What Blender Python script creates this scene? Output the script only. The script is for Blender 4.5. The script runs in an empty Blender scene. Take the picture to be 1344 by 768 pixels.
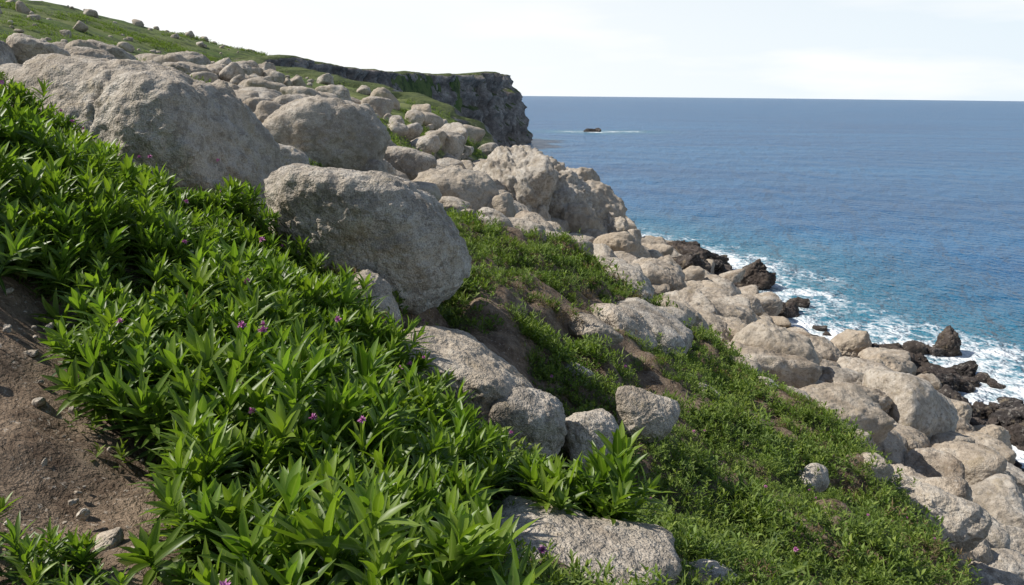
import bpy, bmesh, math, numpy as np
from mathutils import Matrix, Euler, Vector
rng=np.random.default_rng(7)
scene=bpy.context.scene
CZ=16.0
# ---------------- noise
def _h(ix,iy,iz,s):
    h=(ix.astype(np.int64)*374761393+iy.astype(np.int64)*668265263+iz.astype(np.int64)*2147483647+s*974634777)&0xFFFFFFFF
    h=((h^(h>>13))*1274126177)&0xFFFFFFFF
    h=((h^(h>>16))*2246822519)&0xFFFFFFFF
    return ((h^(h>>15))&0xFFFFFF)/float(0xFFFFFF)*2-1
def vn(p,s=0):
    i=np.floor(p).astype(np.int64); f=p-i; f=f*f*f*(f*(f*6-15)+10)
    x,y,z=i[:,0],i[:,1],i[:,2]; fx,fy,fz=f[:,0],f[:,1],f[:,2]
    def L(a,b,t): return a+(b-a)*t
    a=L(_h(x,y,z,s),_h(x+1,y,z,s),fx); b=L(_h(x,y+1,z,s),_h(x+1,y+1,z,s),fx)
    c=L(_h(x,y,z+1,s),_h(x+1,y,z+1,s),fx); d=L(_h(x,y+1,z+1,s),_h(x+1,y+1,z+1,s),fx)
    return L(L(a,b,fy),L(c,d,fy),fz)
def fbm(p,o=4,s=0,g=0.5):
    r=np.zeros(len(p)); a=1.0; t=0
    for k in range(o):
        r+=a*vn(p*(2.03**k)+k*17.3,s+k); t+=a; a*=g
    return r/t
def n2(x,y,sc,o=3,s=0):
    return fbm(np.stack([x*sc,y*sc,np.zeros_like(x)+s*3.7],1),o,s)
def sst(a,b,x):
    t=np.clip((x-a)/(b-a),0,1); return t*t*(3-2*t)
# ---------------- terrain
CP=[(0,0,14.5),(-1.7,2.6,14.7),(-1.27,2,14.65),(.06,2.9,14.05),(1.08,3.6,13.5),
(-3.2,5,15.45),(-3.3,6.5,14.98),(-2.08,6.5,14.42),(-1.03,5.8,13.9),(-.59,5,13.8),(-.13,3.8,13.8),(-1.38,3.6,14.5),(-2.3,4,14.9),(-2.07,3,14.85),
(-.49,6.5,13.4),(-.28,8.5,13.4),(-.24,11,13.5),(-1.1,7.2,13.8),(1.1,14,12.9),(2.2,17,11.9),(.83,9,12.7),(.18,6,13.0),(1.42,7.5,12.5),(.98,5,12.95),
(3.17,9,11.4),(3.3,14,11.2),(2.01,5.5,12.3),(4.1,8.8,10.9),(4.13,7,11.2),(6.17,12,9.9),(6,15,9.5),(6,20,8.8),
(11.6,17,5.4),(14.6,26,3.6),(12.5,17,5.0),(14.3,32,3.0),(9,26,6.0),(9.2,33,6.1),(8.4,42,5.4),(7.7,12,7.9),(9.8,13,6.6),
(18.8,25.8,1.4),(23.4,32.3,-.2),(24.3,46,-.2),(20.5,52.7,-.2),(19,73,0),(14,85,0),
(-4,9.5,14.4),(-5.5,8.8,15.4),(-3.4,15,14.4),(-8.2,14,16.0),(-21,60,16.9),(-5,30,13.6),(-4.4,40,11.6),(-3.5,50,9.6),(1.4,50,7.2),(.4,22,11.7),(-1.44,28,11.4),(7.7,60,4.6),
(-12,50,14.9),(-6,50,11.8),(-16,75,14.9),(-25,90,17.3),(-34,100,19.0),(-40,110,19.6),(-37,165,20),(-24,210,21.3),(-12,255,22.6),(-40,255,22),(-60,300,21),
(-51.5,200,22.8),(-66.7,190,25),(-79.7,180,28.3),(-85.5,160,30.0),(-87.4,140,31.2),(-130,260,22),(-180,120,30),(-20,32,17.2),(-30,30,18.6),(-40,60,20),(-60,100,25.3),
(0,-5,15.2),(-8,-5,17.5),(-8,3,17.2),(-6,6,16.4),(-15,10,18.0),(-14,-10,19),(-120,60,34),(-60,0,26),(10,-10,8),(15,0,4),(22,0,0),(30,0,-3),(30,25,-3),(33,45,-4),(28,60,-4),(27,75,-4),(24,90,-4),(40,-20,-4),(60,40,-5)]
CP=np.array(CP,float)
def warp(x,y): return np.stack([np.arcsinh(x/6)*6,np.arcsinh(y/6)*6],1)
W=warp(CP[:,0],CP[:,1]); N=len(CP); C2=0.8
def phi(a,b): return np.sqrt(((a[:,None,:]-b[None,:,:])**2).sum(2)+C2)
A=np.zeros((N+3,N+3)); A[:N,:N]=phi(W,W)+np.eye(N)*-0.02; A[:N,N]=1; A[:N,N+1:]=W; A[N,:N]=1; A[N+1:,:N]=W.T
sol=np.linalg.solve(A,np.concatenate([CP[:,2],np.zeros(3)]))
def rbf(x,y):
    out=np.empty(len(x))
    for i in range(0,len(x),40000):
        w=warp(x[i:i+40000],y[i:i+40000])
        out[i:i+40000]=phi(w,W)@sol[:N]+sol[N]+w@sol[N+1:]
    return out
COAST=np.array([(40,60),(26,74),(20,86),(8,94),(-10,101),(-25,112),(-38,128),(-40,145),(-33,163),(-27,185),(-20,210),(-13,235),(-6,255),(0,270),(2,282),(-4,296),(-20,310),(-60,330),(-160,350)],float)
POLY=np.concatenate([COAST,[(-900,400),(-900,-400),(40,-400)]])
def tipw(x,y): return np.exp(-((x-1)**2+(y-274)**2)/17.0**2)
def sdist(x,y):
    d=np.full(len(x),1e9); ins=np.zeros(len(x),bool)
    for i in range(len(POLY)):
        a=POLY[i]; b=POLY[(i+1)%len(POLY)]
        if i<len(COAST)-1:
            ab=b-a; t=np.clip(((x-a[0])*ab[0]+(y-a[1])*ab[1])/(ab@ab),0,1)
            d=np.minimum(d,np.hypot(x-a[0]-t*ab[0],y-a[1]-t*ab[1]))
        c=((a[1]>y)!=(b[1]>y))
        with np.errstate(divide='ignore',invalid='ignore'):
            xi=(b[0]-a[0])*(y-a[1])/(b[1]-a[1]+1e-12)+a[0]
        ins^=c&(x<xi)
    return np.where(ins,d,-d)
def brow(y): return np.interp(y,[0,4,7,9,12,15,20,26,33,45],[1.5,2.6,4.6,5.9,7.2,7,6.6,6.2,5.6,4])
def rockzone(x,y):
    r=sst(-.4,.5,x-brow(y)+0.9*n2(x,y,.5,2,5))*sst(2,6,y+0*x+3)
    ridge=sst(13,16,y)*sst(-.5,.8,(1+(y-18)*.15)-x+.9*n2(x,y,.3,2,6))*sst(-3,3,x+.55*y-2+ 4*n2(x,y,.15,2,8))
    ridge=np.maximum(ridge,sst(30,36,y)*sst(-3,3,x+.36*y-3+3*n2(x,y,.1,2,8)))
    up=sst(.02,-.06,x/np.maximum(y,1)+.07)*sst(20,28,y)
    ridge*=1-up*sst(-.06,.08,n2(x,y,.16,3,77))
    ridge*=1-sst(66,88,y+10*n2(x,y,.08,2,9))*sst(14,10,x+.1*y)
    ridge*=1-sst(1.15,.8,np.abs(x+.105*y+.55)/(.035*y+.5))*sst(23,27,y)*sst(50,44,y)
    return np.clip(np.maximum(r,ridge),0,1)
def H(x,y):
    z=rbf(x,y); d=np.hypot(x,y)
    rz=rockzone(x,y)
    z=z+.04*n2(x,y,3,3,1)+.12*n2(x,y,.9,3,2)*sst(3,7,d)+ .4*n2(x,y,.25,3,3)*sst(10,40,d)
    z=z+(1-rz)*sst(5.5,8,d)*(1-sst(60,90,d))*(.55*np.abs(n2(x,y,.75,2,4))+.32*np.abs(n2(x,y,1.9,2,14))-.13)
    z=z+sst(90,150,d)*1.2*n2(x,y,.05,3,15)
    z=z+rz*.35*np.abs(n2(x,y,.6,3,11))*sst(8,14,d)
    far=y>60
    if far.any():
        s=sdist(x[far],y[far])+2*n2(x[far],y[far],.1,3,12)-9*tipw(x[far],y[far])
        k=sst(-1,3,s); k=np.where(y[far]<80,np.maximum(k,1-sst(60,80,y[far])),k)
        z[far]=z[far]*k-4*(1-k)
    return z
def mk(name,V,F,smooth=True,mat=None,link=True):
    me=bpy.data.meshes.new(name); V=np.asarray(V,np.float32); F=np.asarray(F,np.int32); k=F.shape[1]
    me.vertices.add(len(V)); me.vertices.foreach_set("co",V.ravel())
    me.loops.add(F.size); me.loops.foreach_set("vertex_index",F.ravel())
    me.polygons.add(len(F)); me.polygons.foreach_set("loop_start",np.arange(0,F.size,k,dtype=np.int32))
    me.update(calc_edges=True)
    me.polygons.foreach_set("use_smooth",np.full(len(F),smooth))
    me.validate()
    ob=bpy.data.objects.new(name,me)
    if mat: me.materials.append(mat)
    if link: scene.collection.objects.link(ob)
    return ob
def attr(ob,name,vals):
    a=ob.data.attributes.new(name,'FLOAT','POINT'); a.data.foreach_set("value",np.asarray(vals,np.float32))
def gridF(nx,ny):
    i=np.arange(nx*ny).reshape(ny,nx)
    return np.stack([i[:-1,:-1],i[:-1,1:],i[1:,1:],i[1:,:-1]],2).reshape(-1,4)
def sinhax(c,a,lo,hi,n):
    t=np.linspace(np.arcsinh((lo-c)/a),np.arcsinh((hi-c)/a),n); return c+a*np.sinh(t)
# ---------------- materials
class M:
    def __init__(s,name):
        s.m=bpy.data.materials.new(name); s.m.use_nodes=True; s.nt=s.m.node_tree; s.nt.nodes.clear()
        s.out=s.n('ShaderNodeOutputMaterial')
    def n(s,t,**k):
        n=s.nt.nodes.new(t)
        for a,b in k.items(): setattr(n,a,b)
        return n
    def l(s,a,b): s.nt.links.new(a,b)
    def pos(s): return s.n('ShaderNodeNewGeometry').outputs['Position']
    def noise(s,vec,scale,detail=4,rough=.55,dist=0):
        n=s.n('ShaderNodeTexNoise'); s.l(vec,n.inputs['Vector']); n.inputs['Scale'].default_value=scale; n.inputs['Detail'].default_value=detail; n.inputs['Roughness'].default_value=rough; n.inputs['Distortion'].default_value=dist
        return n.outputs['Fac']
    def ramp(s,f,pts):
        r=s.n('ShaderNodeValToRGB'); s.l(f,r.inputs[0]); e=r.color_ramp.elements
        while len(e)<len(pts): e.new(.5)
        for q,(p,c) in zip(e,pts):
            q.position=p; q.color=(*c,1) if hasattr(c,'__len__') else (c,c,c,1)
        return r.outputs[0]
    def mix(s,f,a,b,mode='MIX'):
        m=s.n('ShaderNodeMix',data_type='RGBA',blend_type=mode)
        for v,i in ((f,0),(a,6),(b,7)):
            if hasattr(v,'node'): s.l(v,m.inputs[i])
            elif i==0: m.inputs[0].default_value=v
            else: m.inputs[i].default_value=(*v,1)
        return m.outputs[2]
    def math(s,op,a,b=0.0,clamp=False):
        m=s.n('ShaderNodeMath',operation=op,use_clamp=clamp)
        for i,v in enumerate((a,b)):
            if hasattr(v,'node'): s.l(v,m.inputs[i])
            else: m.inputs[i].default_value=v
        return m.outputs[0]
    def at(s,name): return s.n('ShaderNodeAttribute',attribute_name=name).outputs['Fac']
    def bump(s,h,st,dist,prev=None):
        b=s.n('ShaderNodeBump'); s.l(h,b.inputs['Height']); b.inputs['Strength'].default_value=st; b.inputs['Distance'].default_value=dist
        if prev: s.l(prev,b.inputs['Normal'])
        return b.outputs[0]
    def bsdf(s,col,rough=.9,spec=.3,nrm=None):
        p=s.n('ShaderNodeBsdfPrincipled')
        if hasattr(col,'node'): s.l(col,p.inputs['Base Color'])
        else: p.inputs['Base Color'].default_value=(*col,1)
        p.inputs['Roughness'].default_value=rough; p.inputs['Specular IOR Level'].default_value=spec
        if nrm: s.l(nrm,p.inputs['Normal'])
        return p
def rockmat(name,base,dark,light,sc=1.0,warm=(.47,.385,.285),stain=.65,turf=False):
    m=M(name); p=m.pos()
    mid=m.noise(p,.9*sc,5,.74,.5)
    c=m.ramp(mid,[(.35,dark),(.45,tuple((a*1.3+b*.7)/2 for a,b in zip(base,dark))),(.51,base),(.60,light)])
    lich=m.noise(p,6*sc,4,.75); c=m.mix(m.math('MULTIPLY',m.ramp(lich,[(.51,0),(.59,1)]),stain),c,tuple(v*.45 for v in base))
    c=m.mix(m.math('MULTIPLY',m.ramp(lich,[(.35,1),(.43,0)]),.4),c,(.6,.56,.49))
    if not turf:
        l3=m.noise(p,2.3*sc,5,.7,.8); c=m.mix(m.math('MULTIPLY',m.ramp(l3,[(.56,0),(.64,1)]),.4),c,(.34,.27,.16))
    sp=m.noise(p,75*sc,1,.8); c=m.mix(.85,c,m.ramp(sp,[(.3,.3),(.48,.5),(.68,.68)]),'OVERLAY')
    c=m.mix(m.math('MULTIPLY',m.at('tint'),.55),c,warm)
    b=m.bump(m.noise(p,3.5*sc,5,.74),.95,.13/sc)
    b=m.bump(m.noise(p,34*sc,3,.75),.8,.018/sc,b)
    if turf:
        g=m.n('ShaderNodeNewGeometry'); sz_=m.n('ShaderNodeSeparateXYZ'); m.l(g.outputs['Normal'],sz_.inputs[0])
        gn=m.mix(m.ramp(m.noise(p,.2,5,.75),[(.4,0),(.6,1)]),(.05,.07,.026),(.13,.155,.055))
        c=m.mix(m.ramp(m.math('ADD',sz_.outputs[2],m.math('MULTIPLY',m.math('SUBTRACT',m.noise(p,.3,4,.7),.5),.6)),[(.62,0),(.78,1)]),c,gn)
    m.l(m.bsdf(c,.92,.2,b).outputs[0],m.out.inputs[0]); return m.m
GR=rockmat('granite',(.47,.415,.345),(.28,.232,.18),(.56,.51,.44))
TAN=rockmat('coast_granite',(.46,.39,.31),(.25,.195,.145),(.56,.495,.41),.75)
DK=rockmat('wet_basalt',(.06,.052,.048),(.03,.027,.025),(.13,.112,.10),.5,(.10,.075,.06),turf=False)
# ---------------- terrain mesh
xs=sinhax(0,4,-420,90,600); ys=sinhax(3,5,-60,420,660)
X,Y=np.meshgrid(xs,ys); x=X.ravel(); y=Y.ravel(); Z=H(x,y)
dirtd=np.hypot(x+1.6,y-2.6); Z=Z+sst(2.4,1.2,dirtd)*(.09*n2(x,y,3.5,4,90)+.03*n2(x,y,14,2,91))
ground=mk('ground',np.stack([x,y,Z],1),gridF(len(xs),len(ys)))
attr(ground,'rockz',rockzone(x,y)*(1-.75*sst(50,75,y)*(x<0)))
m=M('soil_and_turf'); p=m.pos()
soil=m.mix(m.ramp(m.noise(p,5,6,.75),[(.35,0),(.65,1)]),(.105,.071,.048),(.34,.255,.18)); soil=m.mix(m.ramp(m.noise(p,38,3,.7),[(.6,0),(.68,1)]),soil,(.45,.39,.32))
t1=m.noise(p,.09,6,.7)
turf=m.mix(m.ramp(t1,[(.38,0),(.62,1)]),(.085,.13,.036),(.17,.19,.07)); turf=m.mix(m.math('MULTIPLY',m.ramp(m.noise(p,.22,6,.8),[(.5,0),(.57,1)]),.85),turf,(.04,.058,.026))
turf=m.mix(m.ramp(m.noise(p,.7,5,.8),[(.62,0),(.7,1)]),turf,(.32,.29,.24))
sx=m.n('ShaderNodeSeparateXYZ'); m.l(p,sx.inputs[0])
farf=m.math('DIVIDE',m.math('SUBTRACT',sx.outputs[1],22.0),10.0,True)
c=m.mix(farf,soil,turf)
gap_shade=m.mix(m.noise(p,1.2,6,.7),(.07,.056,.042),(.24,.195,.145))  # soil among the boulders, shade of the gaps painted into its dark colour
c=m.mix(m.at('rockz'),c,gap_shade)
wet=m.math('SUBTRACT',1.0,m.math('DIVIDE',sx.outputs[2],1.6,True)); c=m.mix(m.math('MULTIPLY',wet,.85),c,(.035,.032,.03))
b=m.bump(m.noise(p,3,5,.7),.8,.15); b=m.bump(m.noise(p,30,4,.75),1.0,.03,b)
m.l(m.bsdf(c,.95,.15,b).outputs[0],m.out.inputs[0]); ground.data.materials.append(m.m)
# ---------------- cliff
seg=np.hypot(*np.diff(COAST,axis=0).T); cum=np.concatenate([[0],np.cumsum(seg)])
ts=np.linspace(cum[3],cum[17],1000); px=np.interp(ts,cum,COAST[:,0]); py=np.interp(ts,cum,COAST[:,1])
def smo(a,k=31):
    return np.convolve(np.pad(a,k//2,mode='edge'),np.ones(k)/k,'valid')
px,py=smo(px),smo(py); tx,ty=np.gradient(px),np.gradient(py); L=np.hypot(tx,ty); nx_,ny_=ty/L,-tx/L
tw=tipw(px,py); off=6+12*tw
topz=H(px-nx_*off,py-ny_*off)+.3; topz=np.maximum(smo(topz,15),3)
rows=[]; nl=80
for j in range(nl+4):
    t=min(j/nl,1); z=-2+(topz+2)*t
    q=np.stack([px,py,z],1)
    d=4.5*(1-t)**1.3+ 5*fbm(q*[.045,.045,.012],3,31)+3.8*fbm(q*[.15,.15,.05],4,32)+2.2*fbm(q*[.5,.5,.35],4,33,.6)-3*np.exp(-(fbm(q*[.12,.12,.03],2,35)/.06)**2)-10*tw*t**2.2
    d=d+.6*np.sin(z*1.3+3*fbm(q*.05,2,36))
    if j>nl:
        k=j-nl; d=d-[0,1.5,4,9][k]; z=topz+[0,.4,.2,-1.6][k]
    rows.append(np.stack([px+nx_*d,py+ny_*d,z],1))
cm=rockmat('cliff_rock',(.31,.27,.24),(.14,.12,.105),(.41,.365,.32),.16,(.28,.24,.19),.5,turf=True)
cliff=mk('sea_cliff',np.concatenate(rows),gridF(1000,nl+4),mat=cm)
# ---------------- rocks
ICO={}
def ico(s):
    if s not in ICO:
        bm=bmesh.new(); bmesh.ops.create_icosphere(bm,subdivisions=s,radius=1)
        ICO[s]=(np.array([v.co[:] for v in bm.verts]),np.array([[v.index for v in f.verts] for f in bm.faces])); bm.free()
    return ICO[s]
def rock(sub,seed,dims,rot,pw=9,npl=13,rough=.05,crack=.03):
    D,F=ico(sub); r=np.random.default_rng(seed)
    n=r.normal(size=(npl,3)); n/=np.linalg.norm(n,axis=1)[:,None]; n=np.concatenate([n,np.eye(3),-np.eye(3)])
    dd=np.concatenate([r.uniform(.7,1.05,npl),r.uniform(.88,1.05,6)])
    q=(np.maximum(D@n.T/dd,0)**pw).sum(1)**(-1/pw)
    V=D*q[:,None]
    V=(V-(V.max(0)+V.min(0))/2)/((V.max(0)-V.min(0))/2)
    S=np.asarray(dims)/2; o=r.uniform(0,100,3)
    Q=V*(S/S.mean())
    disp=rough*2.0*fbm(Q*1.1+o,3,seed)+rough*1.3*fbm(Q*3+o,4,seed+5,.6)
    if sub>5: disp+=rough*.5*fbm(Q*11+o,3,seed+7,.6)
    f=fbm(Q*.6+o+9,2,seed+3); disp-=crack*np.exp(-(f/.018)**2)
    V=(V+D*disp[:,None])*S
    R=np.array(Euler(rot).to_matrix()); return V@R.T,F
# x,y,z,width,height,seed,material,tilt,pw
B=[(-4.38,9.5,15.2,2.85,2.15,12,'g',.12,7),(-1.42,7.6,14.6,1.97,1.34,12,'g',.14,7),(-3.57,15,15.45,2.2,1.6,13,'g',.1,8),(-1.31,6.7,14.08,.62,.7,14,'g',.5,8),(-.5,6.35,13.58,1.5,.72,15,'g',.28,11),
(.13,5.9,13.38,.7,.62,16,'g',.1,6),(-.37,6.05,13.45,.52,.4,17,'g',.1,6),(.71,6.2,13.1,.62,.5,18,'g',.1,6),(1.3,7,13.0,.6,.5,19,'g',.2,6),(.2,3.3,13.74,1.25,.42,20,'g',.2,11),(1.08,3.8,13.36,.4,.2,21,'g',0,8),
(-1.21,17,13.7,2.1,1.5,22,'g',.2,7),(-2.97,20,14.17,1.76,1.1,23,'g',.2,7),(.36,20,12.4,1.8,1.1,24,'t',.25,7),(2.4,13,12.3,1.7,.6,25,'g',.3,9),(2.39,16,12.4,1.3,.7,26,'g',.25,8),
(6.75,34,7.83,2.75,1.9,27,'t',.1,6),(8.39,30,8.3,2.75,1.9,28,'t',.1,6),(8.43,24,7.75,2.7,3.0,29,'g',.05,6),(7.45,26,8.0,2.3,1.9,30,'t',0,6),(8.9,27,7.6,1.8,1.8,31,'t',0,6),
(16.75,34,3.83,3.0,2.0,32,'t',.1,7),(14.99,27,4.4,4.0,2.9,33,'g',.35,8),(13.68,29,4.4,3.4,2.0,34,'g',.25,8),(12.25,18,5.3,2.3,2.4,35,'g',0,6),(11.84,20,5.4,1.9,1.7,36,'t',0,6),(11.63,16,5.5,1.5,1.6,37,'g',0,6),
(6.6,11,9.8,1.9,1.0,38,'g',.3,8),(13.86,22,4.9,2.3,1.6,39,'t',0,7),(16.64,24,3.8,2.1,1.8,40,'g',0,6),(10.86,21,6.1,1.9,1.3,41,'t',.2,7),(4.01,9.4,11.2,.5,.4,42,'g',0,7),(9.64,22,6.9,1.5,1.1,43,'g',0,6),
(-8.35,14,16.55,1.0,.72,51,'g',.1,6),(-7.9,15,16.5,1.15,.75,52,'g',.1,6),(-8.0,13,16.05,.9,.65,53,'g',0,6),(-7.2,12,15.7,.8,.62,54,'g',0,6),(-8.75,13.4,16.55,.9,.8,55,'g',0,6),(-7.3,14.2,16.1,.9,.7,56,'g',0,6),
(-3.11,11.5,14.9,.8,.68,56,'g',0,6),(-3.74,13,15.2,.78,.64,57,'g',.2,6),(-7.95,24,15.9,1.6,1.0,58,'g',0,6),(-7.92,27,15.9,1.4,1.0,59,'g',0,6),(-10.6,30,16.3,1.4,.9,60,'g',0,6),(-3.73,19,14.6,1.2,.9,61,'g',0,6),
(-9.5,36,16.3,2.1,1.4,62,'g',0,6),(-8.84,42,16.0,2.3,1.5,63,'g',0,6),(7.83,20,8.2,1.0,.9,64,'g',0,6),(15.77,26,3.8,1.9,1.6,65,'t',0,7),(9.18,20,7.4,1.2,.9,66,'t',0,6),(-1.5,24.5,13.2,1.6,1.2,67,'g',0,6),
(-1.04,20,12.43,1.1,.9,68,'g',0,6),(12.56,23,5.3,1.9,1.3,69,'t',0,7),(10,15,7.3,1.4,1.1,70,'g',0,6),(7.15,30,8.4,1.6,1.2,71,'t',0,6),(14.5,20,4.3,1.4,1.6,72,'g',0,6),(-4.9,17.5,15.3,1.7,1.15,73,'g',.2,6),(-5.6,21,15.4,1.8,1.3,74,'g',.1,6),(-2.2,22.5,13.9,1.8,1.2,75,'g',.25,6),(-.2,24,12.7,2.0,1.5,76,'g',.2,6),
(19,29,1.9,2.4,1.7,77,'t',.1,7),(17.6,31,2.4,2.2,1.6,78,'g',.2,7),(13.2,15.2,5.6,1.5,1.3,79,'g',.1,6),(9.0,12.6,7.4,1.2,1.0,80,'g',.2,6),(12.0,38,4.9,2.6,1.9,81,'t',.2,7),(-6.6,31,15.2,2.3,1.5,83,'g',.1,6),(-11.5,46,15.8,2.6,1.6,84,'g',.1,6),
(1.15,10.2,12.6,.8,.42,85,'g',.3,8),(1.75,11.6,12.4,1.1,.5,86,'t',.3,8),(2.9,14.6,11.9,1.0,.5,87,'g',.2,8),(3.7,17.5,11.0,1.5,.9,88,'g',.2,7),(4.6,20.5,10.2,1.6,1.1,89,'t',.2,7),(1.2,18.2,12.4,1.4,.8,90,'g',.2,7),(5.2,14.8,9.9,.7,.5,91,'g',.2,7),(5.6,17.8,9.5,1.0,.7,92,'g',.2,7),(5.4,10.5,10.4,.55,.35,93,'g',.1,7),(.75,8.3,12.9,.4,.28,94,'g',.1,7),(2.9,10.8,11.7,.42,.3,95,'g',.1,7)]
FOOT=[]
for (bx,by,bz,wx,wz,sd,mt,ti,pw) in B:
    g=H(np.array([bx]),np.array([by]))[0]
    if wx/by>.055 and by<9.6: pass
    else: bz=float(np.clip(bz,g+.04*wz,g+.34*wz))
    wy=wx*.85; ps=wx/by*1000
    sub=7 if ps>150 else (6 if ps>70 else 5)
    r=np.random.default_rng(sd+500+int(wx*100==285))
    sd2=sd if wx!=2.85 else 211
    V,F=rock(sub,sd2,(wx,wy,wz*1.03),(r.normal()*.08,ti,r.uniform(-.4,.4)),pw=pw,npl=15,rough=.065)
    o=mk('boulder',V,F,mat=GR if mt=='g' else TAN); o.location=(bx,by,bz); attr(o,'tint',np.full(len(V),r.uniform(0,.7)))
    FOOT.append((bx,by,wx/2,wy/2))
FT=np.array(FOOT)
def clear(x,y,k=.9):
    ok=np.ones(len(x),bool)
    for f in FT: ok&=((x-f[0])/(f[2]*k))**2+((y-f[1])/(f[3]*k))**2>1
    return ok
PROT={}
def prot(sub,k,rough,pw):
    key=(sub,k,rough,pw)
    if key not in PROT: PROT[key]=rock(sub,700+k*13,(1,1,1),(0,0,0),pw=pw+(k%4)*1.5,npl=13,rough=rough)
    return PROT[key]
def field(name,xx,yy,ss,mat,sub=3,rough=.08,sink=.16,pw=5,zz=None,flat=(.55,.95)):
    g=H(xx,yy) if zz is None else zz
    Vs=[];Fs=[];T=[];n=0
    for i in range(len(xx)):
        r=np.random.default_rng(i+900); s=ss[i]; a=s/max(yy[i],3)
        sb=sub+(a>.012)+(a>.03)+(a>.06)
        V,F=prot(min(sb,6),int(r.integers(0,18)),rough,pw)
        V=V*[s*r.uniform(.75,1.4),s*r.uniform(.75,1.2),s*r.uniform(*flat)]
        R=np.array(Euler((r.normal()*.3,r.normal()*.3,r.uniform(0,6.28))).to_matrix()); V=V@R.T
        Vs.append(V+[xx[i],yy[i],g[i]+s*sink]); Fs.append(F+n); n+=len(V); T.append(np.full(len(V),r.uniform()**1.5))
    o=mk(name,np.concatenate(Vs),np.concatenate(Fs),mat=mat); attr(o,'tint',np.concatenate(T)); return o
q=rng.uniform([-34,9],[26,92],size=(30000,2)); xx,yy=q[:,0],q[:,1]
z0=rbf(xx,yy); keep=(rng.uniform(size=len(xx))<rockzone(xx,yy)**1.5)&clear(xx,yy,.75)&(z0>.5)&(np.abs(xx/yy)<.8)
right=xx>5
cap=np.where(right,np.interp(yy,[9,20,30,80],[1.1,2.1,2.7,3.0]),np.interp(yy,[9,20,40,80],[.6,1.2,2.1,2.8]))
mn=np.interp(yy,[9,30,80],[.15,.30,.55])
ss=np.clip(mn*(rng.pareto(1.05,len(xx))+1),0,cap*rng.uniform(.6,1.1,len(xx)))
keep&=rng.uniform(size=len(xx))<np.interp(yy,[9,30,80],[.6,.24,.11])
idx=np.where(keep)[0]; idx=idx[np.argsort(-ss[idx])]; ax=np.empty(len(idx)); ay=np.empty(len(idx)); ar=np.empty(len(idx)); na_=0
for i in idx:
    if na_ and (np.hypot(ax[:na_]-xx[i],ay[:na_]-yy[i])<.37*(ar[:na_]+ss[i])).any(): continue
    ax[na_],ay[na_],ar[na_]=xx[i],yy[i],ss[i]; na_+=1
xx,yy,ss=ax[:na_].copy(),ay[:na_].copy(),ar[:na_].copy()
tn=xx>5
field('boulder_field',xx[~tn],yy[~tn],ss[~tn],GR); field('boulder_field',xx[tn],yy[tn],ss[tn],TAN)
# jointed outcrop
ox=np.array([-1.45,.89,3.55,5.4,2.6,4.6,-.68,2.2,5.0,6.3,1.0,3.2,-2.9,4.4,5.9,-.2,2.0,6.3,7.4,7.2]); oy=np.array([46,50,52,54,58,56,41,47.5,50,52,45,46.5,49,47.5,49,52,54.,53,52,50])
oz=np.array([9.6,9.4,8.7,7.6,9.8,9.2,8.9,7.6,6.9,5.8,8.0,6.6,9.9,6.0,4.8,9.7,9.9,8.2,6.6,4.8]); os_=np.array([3.6,4.7,4.6,4.0,3.9,3.9,2.6,3.2,3.4,3.2,2.4,2.6,2.8,2.5,2.4,3.1,3.4,3.7,3.4,2.8])
field('rock_outcrop',ox-.75,oy,os_,GR,5,.13,0,5,oz-.1,(.95,1.35))
# dark wet rocks
def cl(cx,cy,rx,ry,n): return np.stack([rng.normal(cx,rx,n),rng.normal(cy,ry,n)],1)
q=np.concatenate([cl(23.5,38,1.6,3.6,60),cl(20.8,33,1.2,2.5,8),cl(21.5,47,1.0,3,16),cl(27.3,48.5,.8,.4,12),cl(26.5,42.5,.8,.7,9),cl(27.4,38,.8,.9,9),cl(25.4,34,.6,.8,8),cl(16,70,2.2,2.5,34),cl(14,62,1.3,3,12),cl(16.5,77,2.6,2,26),cl(19,56,1.5,3,10),cl(22,66,.8,1,5)])
sz=np.clip(.6*(rng.pareto(2.0,len(q))+1),.6,2.2)*np.where(q[:,1]>58,1.5,1)
field('wet_shore_rocks',q[:,0],q[:,1],sz,DK,4,.16,.16,9,np.maximum(H(q[:,0],q[:,1]),-.2))
DR=q
q=np.stack([rng.uniform(-2.8,-.7,260),rng.uniform(1.4,4,260)],1)
field('loose_stones',np.append(q[:,0],[-1.25,-1.66,-1.9]),np.append(q[:,1],[2.14,2.5,2.9]),np.append(np.clip(.010*(rng.pareto(1.4,260)+1),0,.05),[.078,.05,.07]),GR,3,.05,.2,6)
# ---------------- sea
sx_=sinhax(20,14,-6000,9000,460); sy_=sinhax(50,16,-800,30000,520)
X,Y=np.meshgrid(sx_,sy_); x=X.ravel(); y=Y.ravel()
sea=mk('sea',np.stack([x,y,np.zeros_like(x)],1),gridF(len(sx_),len(sy_)))
gx,gy=np.meshgrid(np.arange(-60,60,1.0),np.arange(-30,330,1.0)); gz=H(gx.ravel(),gy.ravel()).reshape(gx.shape)>0
ed=gz&~(np.roll(gz,1,0)&np.roll(gz,-1,0)&np.roll(gz,1,1)&np.roll(gz,-1,1)); ed[0]=ed[-1]=False; ed[:,0]=ed[:,-1]=False
pts=np.concatenate([np.stack([gx[ed],gy[ed]],1),DR[::2],[(36,366),(46,368),(27,364),(38,360),(55,371)]])
sd=np.full(len(x),500.0)
near=(x>-80)&(x<120)&(y>-60)&(y<450); idx=np.where(near)[0]
for i in range(0,len(idx),20000):
    j=idx[i:i+20000]; sd[j]=np.sqrt(((x[j,None]-pts[None,:,0])**2+(y[j,None]-pts[None,:,1])**2).min(1))
attr(sea,'shore',sd)
m=M('sea_water'); p=m.pos()
shore=m.at('shore')
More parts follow.
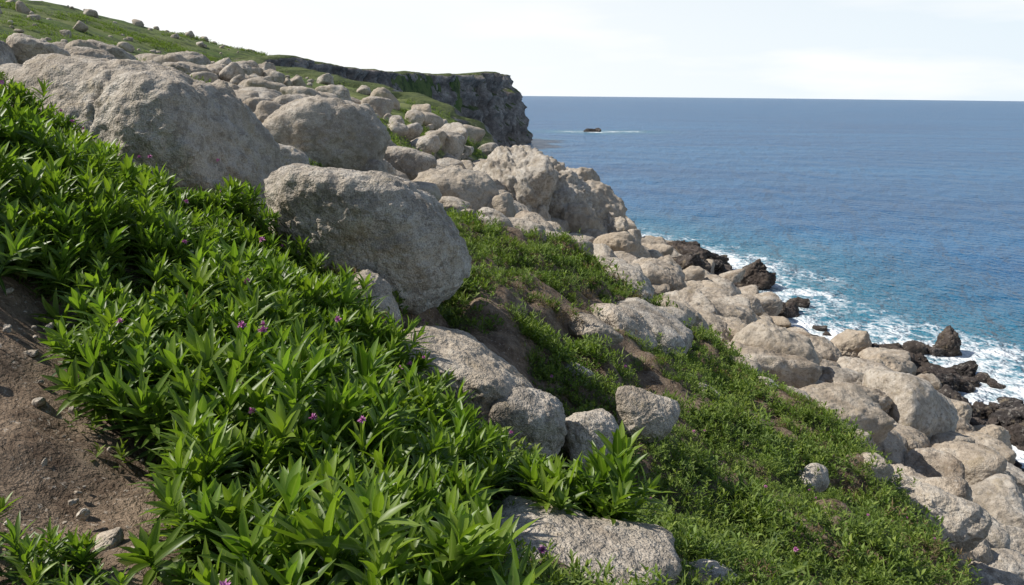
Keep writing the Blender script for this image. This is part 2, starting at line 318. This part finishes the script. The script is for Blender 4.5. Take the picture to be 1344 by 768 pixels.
sp3=m.n('ShaderNodeSeparateXYZ'); m.l(p,sp3.inputs[0])
streak=m.n('ShaderNodeMapping'); streak.inputs['Scale'].default_value=(.35,1.6,1); m.l(p,streak.inputs[0])
deep=m.mix(m.ramp(m.noise(streak.outputs[0],.02,5,.65),[(.4,0),(.6,1)]),(.006,.08,.20),(.011,.12,.265))
tq=m.math('SUBTRACT',1.0,m.math('DIVIDE',shore,30.0,True)); c=m.mix(m.math('MULTIPLY',m.math('POWER',tq,1.5),.85),deep,(.025,.19,.24))
v=m.n('ShaderNodeTexVoronoi',feature='DISTANCE_TO_EDGE'); wn=m.n('ShaderNodeVectorMath',operation='ADD'); nz=m.n('ShaderNodeTexNoise'); nz.inputs['Scale'].default_value=.6; nz.inputs['Detail'].default_value=5; m.l(p,nz.inputs['Vector']); sc=m.n('ShaderNodeVectorMath',operation='SCALE'); sc.inputs[3].default_value=2.8; m.l(nz.outputs['Color'],sc.inputs[0]); m.l(p,wn.inputs[0]); m.l(sc.outputs[0],wn.inputs[1]); m.l(wn.outputs[0],v.inputs['Vector']); v.inputs['Scale'].default_value=.7
lace=m.ramp(v.outputs['Distance'],[(0,1),(.16,0)])
fa=m.math('SUBTRACT',1.0,m.math('DIVIDE',shore,12.0,True))
big=m.noise(p,.2,6,.75)
f=m.math('ADD',m.math('MULTIPLY',fa,.9),m.math('MULTIPLY',m.math('SUBTRACT',big,.52),2.3))
f1=m.ramp(f,[(.55,0),(.8,1)]); f2=m.math('MULTIPLY',m.ramp(f,[(.2,0),(.62,1)]),lace)
foam=m.math('MULTIPLY',m.math('MAXIMUM',f1,f2,True),m.ramp(fa,[(0,0),(.04,1)]))
c=m.mix(foam,c,(.82,.85,.86))
mp=m.n('ShaderNodeMapping'); mp.inputs['Scale'].default_value=(.8,.6,1); mp.inputs['Rotation'].default_value=(0,0,.5); m.l(p,mp.inputs[0]); pv=mp.outputs[0]
b=m.bump(m.noise(pv,.14,3,.6),1.0,2.2); b=m.bump(m.noise(pv,.55,4,.65),1.0,.95,b); b=m.bump(m.noise(pv,2.2,3,.6),.9,.24,b)
bs=m.bsdf(c,.22,.22,b); m.l(m.math('ADD',m.math('MULTIPLY',foam,.5),.28),bs.inputs['Roughness'])
m.l(bs.outputs[0],m.out.inputs[0]); sea.data.materials.append(m.m)
field('sea_stack',np.array([36.,39.,33.5]),np.array([366.,367.,365.]),np.array([4.5,3,2.2]),DK,5,.1,.0,7,np.zeros(3))
# ---------------- foliage
def leafmat(name,dk,lt,rib,tr=.35,rough=.42):
    m=M(name); oi=m.n('ShaderNodeObjectInfo').outputs['Random']
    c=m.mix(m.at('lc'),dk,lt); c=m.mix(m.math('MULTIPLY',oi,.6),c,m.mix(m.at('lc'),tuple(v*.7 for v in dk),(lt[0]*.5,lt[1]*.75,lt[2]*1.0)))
    r=m.ramp(m.at('ac'),[(0,1),(.22,0)]); c=m.mix(m.math('MULTIPLY',r,.5),c,rib)
    d=m.ramp(m.at('dead'),[(.5,0),(.6,1)]); c=m.mix(d,c,(.25,.17,.08))
    bs=m.bsdf(c,rough,.4); t=m.n('ShaderNodeBsdfTranslucent'); tc=m.mix(1.0,c,(1.35,1.5,.5),'MULTIPLY'); m.l(tc,t.inputs[0])
    ms=m.n('ShaderNodeMixShader'); ms.inputs[0].default_value=tr; m.l(bs.outputs[0],ms.inputs[1]); m.l(t.outputs[0],ms.inputs[2]); m.l(ms.outputs[0],m.out.inputs[0]); return m.m
LM=leafmat('shrub_leaf',(.05,.108,.012),(.27,.36,.045),(.32,.39,.12),.4,.4)
SM=leafmat('turf_leaf',(.06,.11,.016),(.25,.31,.05),(.24,.30,.07),.3,.6)
BM_=leafmat('dry_leaf',(.15,.095,.055),(.31,.21,.11),(.22,.17,.09),.25,.7)
def leaves(specs,seg):
    Vs=[];Fs=[];AC=[];LC=[];DE=[];n=0
    for (b,d,up,L,w,curl,lc,de) in specs:
        d=d/np.linalg.norm(d); s=np.cross(d,up); s/=np.linalg.norm(s)+1e-9; nrm=np.cross(s,d)
        p=b.copy(); dd=d.copy()
        for k in range(seg+1):
            t=k/seg; ww=w*(math.sin(math.pi*min(t*.93+.07,1))**.8)*(1-.25*t)*.5+.0004
            fold=nrm*ww*.45
            Vs+= [p-s*ww+fold,p,p+s*ww+fold]; AC+=[1,0,1]; LC+=[lc]*3; DE+=[de]*3
            dd=dd-nrm*curl/seg; dd/=np.linalg.norm(dd); nrm=np.cross(s,dd); p=p+dd*L/seg
        for k in range(seg):
            a=n+k*3; Fs+=[[a,a+1,a+4,a+3],[a+1,a+2,a+5,a+4]]
        n+=(seg+1)*3
    return np.array(Vs),np.array(Fs),AC,LC,DE
def proto(name,specs,seg,mat,coll):
    V,F,AC,LC,DE=leaves(specs,seg); o=mk(name,V,F,mat=mat,link=False); attr(o,'ac',AC); attr(o,'lc',LC); attr(o,'dead',DE); coll.objects.link(o)
UP=np.array([0,0,1.])
def shoot(r,hgt,nl,L,w,lean=.25):
    ax=np.array([r.normal()*lean,r.normal()*lean,1]); ax/=np.linalg.norm(ax); sp=[]
    ph=r.uniform(0,6)
    for i in range(nl):
        t=(i+.5)/nl; az=ph+i*2.39996+r.normal()*.15
        el=math.radians(np.interp(t,[0,.5,1],[8,40,80])+r.normal()*8)
        d=np.array([math.cos(az)*math.cos(el),math.sin(az)*math.cos(el),math.sin(el)])+ax*.15
        b=ax*hgt*(.25+.75*t**.8)
        l=L*np.interp(t,[0,.4,.8,1],[.75,1.05,.95,.6])*r.uniform(.8,1.15)
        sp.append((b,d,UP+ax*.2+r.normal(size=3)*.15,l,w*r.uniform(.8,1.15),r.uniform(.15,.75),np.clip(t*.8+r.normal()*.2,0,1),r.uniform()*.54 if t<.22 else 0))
    return sp,ax
cs=bpy.data.collections.new('shrub_shoots'); ct=bpy.data.collections.new('turf_tufts'); cf=bpy.data.collections.new('flower_heads'); cd=bpy.data.collections.new('dry_tufts')
for k in range(12):
    r=np.random.default_rng(40+k); sp,ax=shoot(r,r.uniform(.18,.34),int(r.integers(18,25)),r.uniform(.12,.18),r.uniform(.024,.035))
    sp.append((np.zeros(3),ax,np.array([0,1,0.]),.26,.01,0,.3,0)); proto('shoot_%d'%k,sp,4,LM,cs)
def tuft(r,ns,h,L,w):
    sp=[]
    for s in range(ns):
        o=np.array([r.normal()*.08,r.normal()*.08,-.02]); q,ax=shoot(r,h*r.uniform(.5,1.4),8,L,w,.5)
        sp+=[(b+o,d,u,l,ww,c,lc,de) for (b,d,u,l,ww,c,lc,de) in q]
    return sp
for k in range(6):
    r=np.random.default_rng(80+k); proto('tuft_%d'%k,tuft(r,8,.11,.05 if k<5 else .095,.017 if k<5 else .011),2,SM,ct)
for k in range(3):
    r=np.random.default_rng(95+k); proto('dry_%d'%k,tuft(r,6,.08,.05,.008),2,BM_,cd)
m=M('pink_petal'); m.l(m.bsdf(m.mix(m.at('lc'),(.4,.07,.27),(.68,.3,.55)),.6).outputs[0],m.out.inputs[0]); FM=m.m
for k in range(2):
    r=np.random.default_rng(99+k); sp=[]
    for i in range(46):
        d=r.normal(size=3); d[2]=abs(d[2])*1.1-.2; d/=np.linalg.norm(d); sp.append((np.array([0,0,0.]),d,UP+r.normal(size=3)*.1,.02*r.uniform(.7,1.1),.007,.2,r.uniform(),0))
    proto('flower_%d'%k,sp,2,FM,cf)
def scatter(name,P_,R_,S_,coll):
    me=bpy.data.meshes.new(name); me.vertices.add(len(P_)); me.vertices.foreach_set('co',np.asarray(P_,np.float32).ravel())
    ob=bpy.data.objects.new(name,me); scene.collection.objects.link(ob)
    a=me.attributes.new('rot','FLOAT_VECTOR','POINT'); a.data.foreach_set('vector',np.asarray(R_,np.float32).ravel())
    a=me.attributes.new('scl','FLOAT','POINT'); a.data.foreach_set('value',np.asarray(S_,np.float32))
    a=me.attributes.new('pick','INT','POINT'); a.data.foreach_set('value',rng.integers(0,len(coll.objects),len(P_)).astype(np.int32))
    ng=bpy.data.node_groups.new(name,'GeometryNodeTree')
    ng.interface.new_socket('Geometry',in_out='INPUT',socket_type='NodeSocketGeometry'); ng.interface.new_socket('Geometry',in_out='OUTPUT',socket_type='NodeSocketGeometry')
    N_=ng.nodes.new; gi=N_('NodeGroupInput'); go=N_('NodeGroupOutput'); ip=N_('GeometryNodeInstanceOnPoints'); ci=N_('GeometryNodeCollectionInfo')
    ci.inputs[0].default_value=coll; ci.inputs[1].default_value=True; ci.inputs[2].default_value=True
    def na(nm,t):
        n=N_('GeometryNodeInputNamedAttribute'); n.data_type=t; n.inputs[0].default_value=nm; return [o for o in n.outputs if o.enabled][0]
    e=N_('FunctionNodeEulerToRotation'); Lk=ng.links.new
    Lk(na('rot','FLOAT_VECTOR'),e.inputs[0]); Lk(e.outputs[0],ip.inputs['Rotation']); Lk(na('scl','FLOAT'),ip.inputs['Scale'])
    ip.inputs['Pick Instance'].default_value=True; Lk(na('pick','INT'),ip.inputs['Instance Index'])
    Lk(gi.outputs[0],ip.inputs['Points']); Lk(ci.outputs[0],ip.inputs['Instance']); Lk(ip.outputs[0],go.inputs[0])
    md=ob.modifiers.new('scatter','NODES'); md.node_group=ng
    return ob
def inpoly(x,y,P_):
    ins=np.zeros(len(x),bool)
    for i in range(len(P_)):
        a=P_[i]; b=P_[(i+1)%len(P_)]; c=(a[1]>y)!=(b[1]>y); ins^=c&(x<(b[0]-a[0])*(y-a[1])/(b[1]-a[1]+1e-12)+a[0])
    return ins
DIRT=[(-2.9,3.15),(-2.24,4.0),(-1.75,3.0),(-1.12,2.25),(-.8,1.75),(-.7,.8),(-2.6,.8),(-3.1,2)]
SHR=[(-7,1),(-7,8),(-4.5,8.0),(-3.2,7.8),(-2.0,6.9),(-1.3,6.2),(-.7,5.4),(-.35,4.8),(.1,4.2),(.5,4.2),(.75,3.9),(.3,3.6),(-.1,3.2),(-.25,2.6),(-.1,2.2),(0,1.4),(-.3,1)]
q=rng.uniform([-7,.9],[1,8.4],size=(13500,2)); x,y=q[:,0],q[:,1]
wob=.25*n2(x,y,2,3,60); wob2=.25*n2(x,y,2,3,61)
k=inpoly(x+wob,y+wob2,SHR)&~inpoly(x+wob,y+wob2,DIRT)&clear(x,y,.88)&(np.hypot(x,y)>1.35)&(np.abs(x/y)<1.1)
dens=n2(x,y,1.9,2,62)
k&=rng.uniform(size=len(x))<sst(-.45,.0,dens)+.12
x,y,dens=x[k],y[k],dens[k]
ex=np.stack([rng.normal(-1.38,.13,26),rng.normal(1.86,.08,26)],1); ex2=np.stack([rng.normal(-1.02,.1,12),rng.normal(1.72,.05,12)],1)
s=(.98+.55*dens)*rng.uniform(.62,1.25,len(x))*np.interp(y,[0,5,8],[1,1,.82])
x=np.concatenate([x,ex[:,0],ex2[:,0]]); y=np.concatenate([y,ex[:,1],ex2[:,1]]); s=np.concatenate([s,rng.uniform(.35,.6,38)]); z=H(x,y)
R=np.stack([rng.normal(0,.26,len(x)),rng.normal(0.12,.26,len(x)),rng.uniform(0,6.28,len(x))],1)
scatter('leafy_shrub',np.stack([x,y,z-.02],1),R,s,cs); ns=len(x); SX,SY,SZ,SS=x,y,z,s
q=rng.uniform([-9,2],[9,46],size=(100000,2)); x,y=q[:,0],q[:,1]
d=np.hypot(x,y); k=(rng.uniform(size=len(x))<np.interp(d,[0,8,20,46],[1,.8,.45,.28]))&(rockzone(x,y)<.35+.35*rng.uniform(size=len(x)))&clear(x,y,.85)&~(inpoly(x,y,SHR)&(rng.uniform(size=len(x))>.25))&~inpoly(x,y,DIRT)&(np.abs(x/y)<.85)&(np.hypot(x,y)>2)
bare=n2(x,y,.7,3,70)+.5*n2(x,y,2.2,2,71)+.1*sst(8,11,y); bare-=.5*np.exp(-((x-.45)**2/.25+(y-7.2)**2/.8))+.55*np.exp(-((x-.65)**2/.12+(y-4.9)**2/.6))
k&=bare>-.42+.12*rng.uniform(size=len(x))
k&=n2(x,y,2.6,2,79)>-.42
x,y,bare=x[k],y[k],bare[k]; z=H(x,y); s=(1+.95*n2(x,y,1.2,2,72))*rng.uniform(.65,1.35,len(x))*np.interp(np.hypot(x,y),[4,12,46],[.85,1.15,2.2])
R=np.stack([rng.normal(0,.25,len(x)),rng.normal(0.15,.25,len(x)),rng.uniform(0,6.28,len(x))],1)
dry=(bare<-.25)|(n2(x,y,.6,3,75)>.22); dry&=rng.uniform(size=len(x))<.5
PP=np.stack([x,y,z],1)
scatter('slope_ground_cover',PP[~dry],R[~dry],s[~dry],ct); scatter('dry_ground_cover',PP[dry],R[dry],s[dry],cd); nt=len(x)
tf=rng.choice(np.where((y<10)&~dry)[0],30,replace=False); PF2=PP[tf]+[0,0,.16]
# hillside and ridge-top grass between the boulders
q=np.concatenate([rng.uniform([-120,30],[-4,260],size=(26000,2)),rng.uniform([-40,14],[-2,80],size=(11000,2))]); x,y=q[:,0],q[:,1]
k=(rockzone(x,y)<.4)&((n2(x,y,.06,4,80)>.04)|(y<70)&(n2(x,y,.2,3,81)>-.2))&(np.abs(x/y)<.75)&((sdist(x,y)>8)|(y<70))&(tipw(x,y)<.05); x,y=x[k],y[k]; z=H(x,y); R=np.stack([x*0,x*0,rng.uniform(0,6.28,len(x))],1)
scatter('hillside_scrub',np.stack([x,y,z-.1],1),R,rng.uniform(1.2,3.2,len(x))*np.interp(y,[14,60,120],[1,1,1.7]),ct)
q=rng.uniform([-95,45],[-14,170],size=(420,2)); x,y=q[:,0],q[:,1]; k=(rockzone(x,y)<.3)&(sdist(x,y)>9)&(n2(x,y,.05,2,88)>-.1); x,y=x[k],y[k]
field('hillside_stones',x,y,np.clip(.4*(rng.pareto(1.7,len(x))+1),0,1.8),GR)
fx=rng.choice(ns-38,75,replace=False); Pf=np.concatenate([np.stack([SX[fx],SY[fx],SZ[fx]+.41*SS[fx]+.045],1),PF2])
scatter('pink_flowers',Pf,rng.normal(0,.4,(len(Pf),3)),rng.uniform(.7,1.3,len(Pf)),cf)
# ---------------- light
SD=Vector((-.86,.10,0)).normalized(); el=math.radians(47)
sd3=Vector((SD.x*math.cos(el),SD.y*math.cos(el),math.sin(el)))
L=bpy.data.lights.new('sun','SUN'); L.energy=5.0; L.angle=math.radians(.5); L.color=(1,.95,.87); lo=bpy.data.objects.new('sun',L); scene.collection.objects.link(lo); lo.rotation_euler=sd3.to_track_quat('Z','Y').to_euler()
w=bpy.data.worlds.new('World'); scene.world=w; w.use_nodes=True; nt_=w.node_tree; bg=nt_.nodes['Background']
def wn_(t): return nt_.nodes.new(t)
sk=wn_('ShaderNodeTexSky'); sk.sky_type='NISHITA'; sk.sun_disc=False; sk.sun_elevation=el; sk.sun_rotation=math.atan2(SD.x,SD.y); sk.dust_density=.6; sk.air_density=1.0
tc=wn_('ShaderNodeTexCoord'); sp_=wn_('ShaderNodeSeparateXYZ'); nt_.links.new(tc.outputs['Generated'],sp_.inputs[0])
r1=wn_('ShaderNodeValToRGB'); nt_.links.new(sp_.outputs[2],r1.inputs[0]); e=r1.color_ramp.elements; e[0].position=0; e[0].color=(.97,.97,.97,1); e[1].position=.34; e[1].color=(.02,.02,.02,1); q_=e.new(.17); q_.color=(.84,.84,.84,1)
r2=wn_('ShaderNodeValToRGB'); mr=wn_('ShaderNodeMapRange'); mr.inputs[1].default_value=-.4; mr.inputs[2].default_value=.65; nt_.links.new(sp_.outputs[0],mr.inputs[0]); nt_.links.new(mr.outputs[0],r2.inputs[0]); e=r2.color_ramp.elements; e[0].color=(1,1,1,1); e[1].color=(.76,.86,.94,1)
cn=wn_('ShaderNodeTexNoise'); cmap=wn_('ShaderNodeMapping'); cmap.inputs['Scale'].default_value=(2,2,11); nt_.links.new(tc.outputs['Generated'],cmap.inputs[0]); nt_.links.new(cmap.outputs[0],cn.inputs[0]); cn.inputs['Scale'].default_value=1.6; cn.inputs['Detail'].default_value=5
cr=wn_('ShaderNodeValToRGB'); nt_.links.new(cn.outputs['Fac'],cr.inputs[0]); cr.color_ramp.elements[0].position=.5; cr.color_ramp.elements[1].position=.7
cx=wn_('ShaderNodeMix'); cx.data_type='RGBA'; nt_.links.new(cr.outputs[0],cx.inputs[0]); nt_.links.new(r2.outputs[0],cx.inputs[6]); cx.inputs[7].default_value=(.98,.99,1,1)
vs=wn_('ShaderNodeVectorMath'); vs.operation='SCALE'; vs.inputs[3].default_value=10.9; nt_.links.new(cx.outputs[2],vs.inputs[0])
mx=wn_('ShaderNodeMix'); mx.data_type='RGBA'; nt_.links.new(r1.outputs[0],mx.inputs[0]); nt_.links.new(sk.outputs[0],mx.inputs[6]); nt_.links.new(vs.outputs[0],mx.inputs[7])
nt_.links.new(mx.outputs[2],bg.inputs[0]); bg.inputs[1].default_value=.1
# ---------------- camera
cam=bpy.data.cameras.new('camera'); cam.sensor_width=36; cam.lens=36*1015/1344; cam.clip_end=60000; cam.clip_start=.05
co=bpy.data.objects.new('camera',cam); scene.collection.objects.link(co)
co.matrix_world=Matrix.Translation((0,0,CZ))@Matrix.Rotation(math.radians(90-14.3),4,'X')@Matrix.Rotation(math.radians(.55),4,'Z'); scene.camera=co
scene.view_settings.view_transform='Standard'; scene.view_settings.look='None'; scene.view_settings.exposure=0
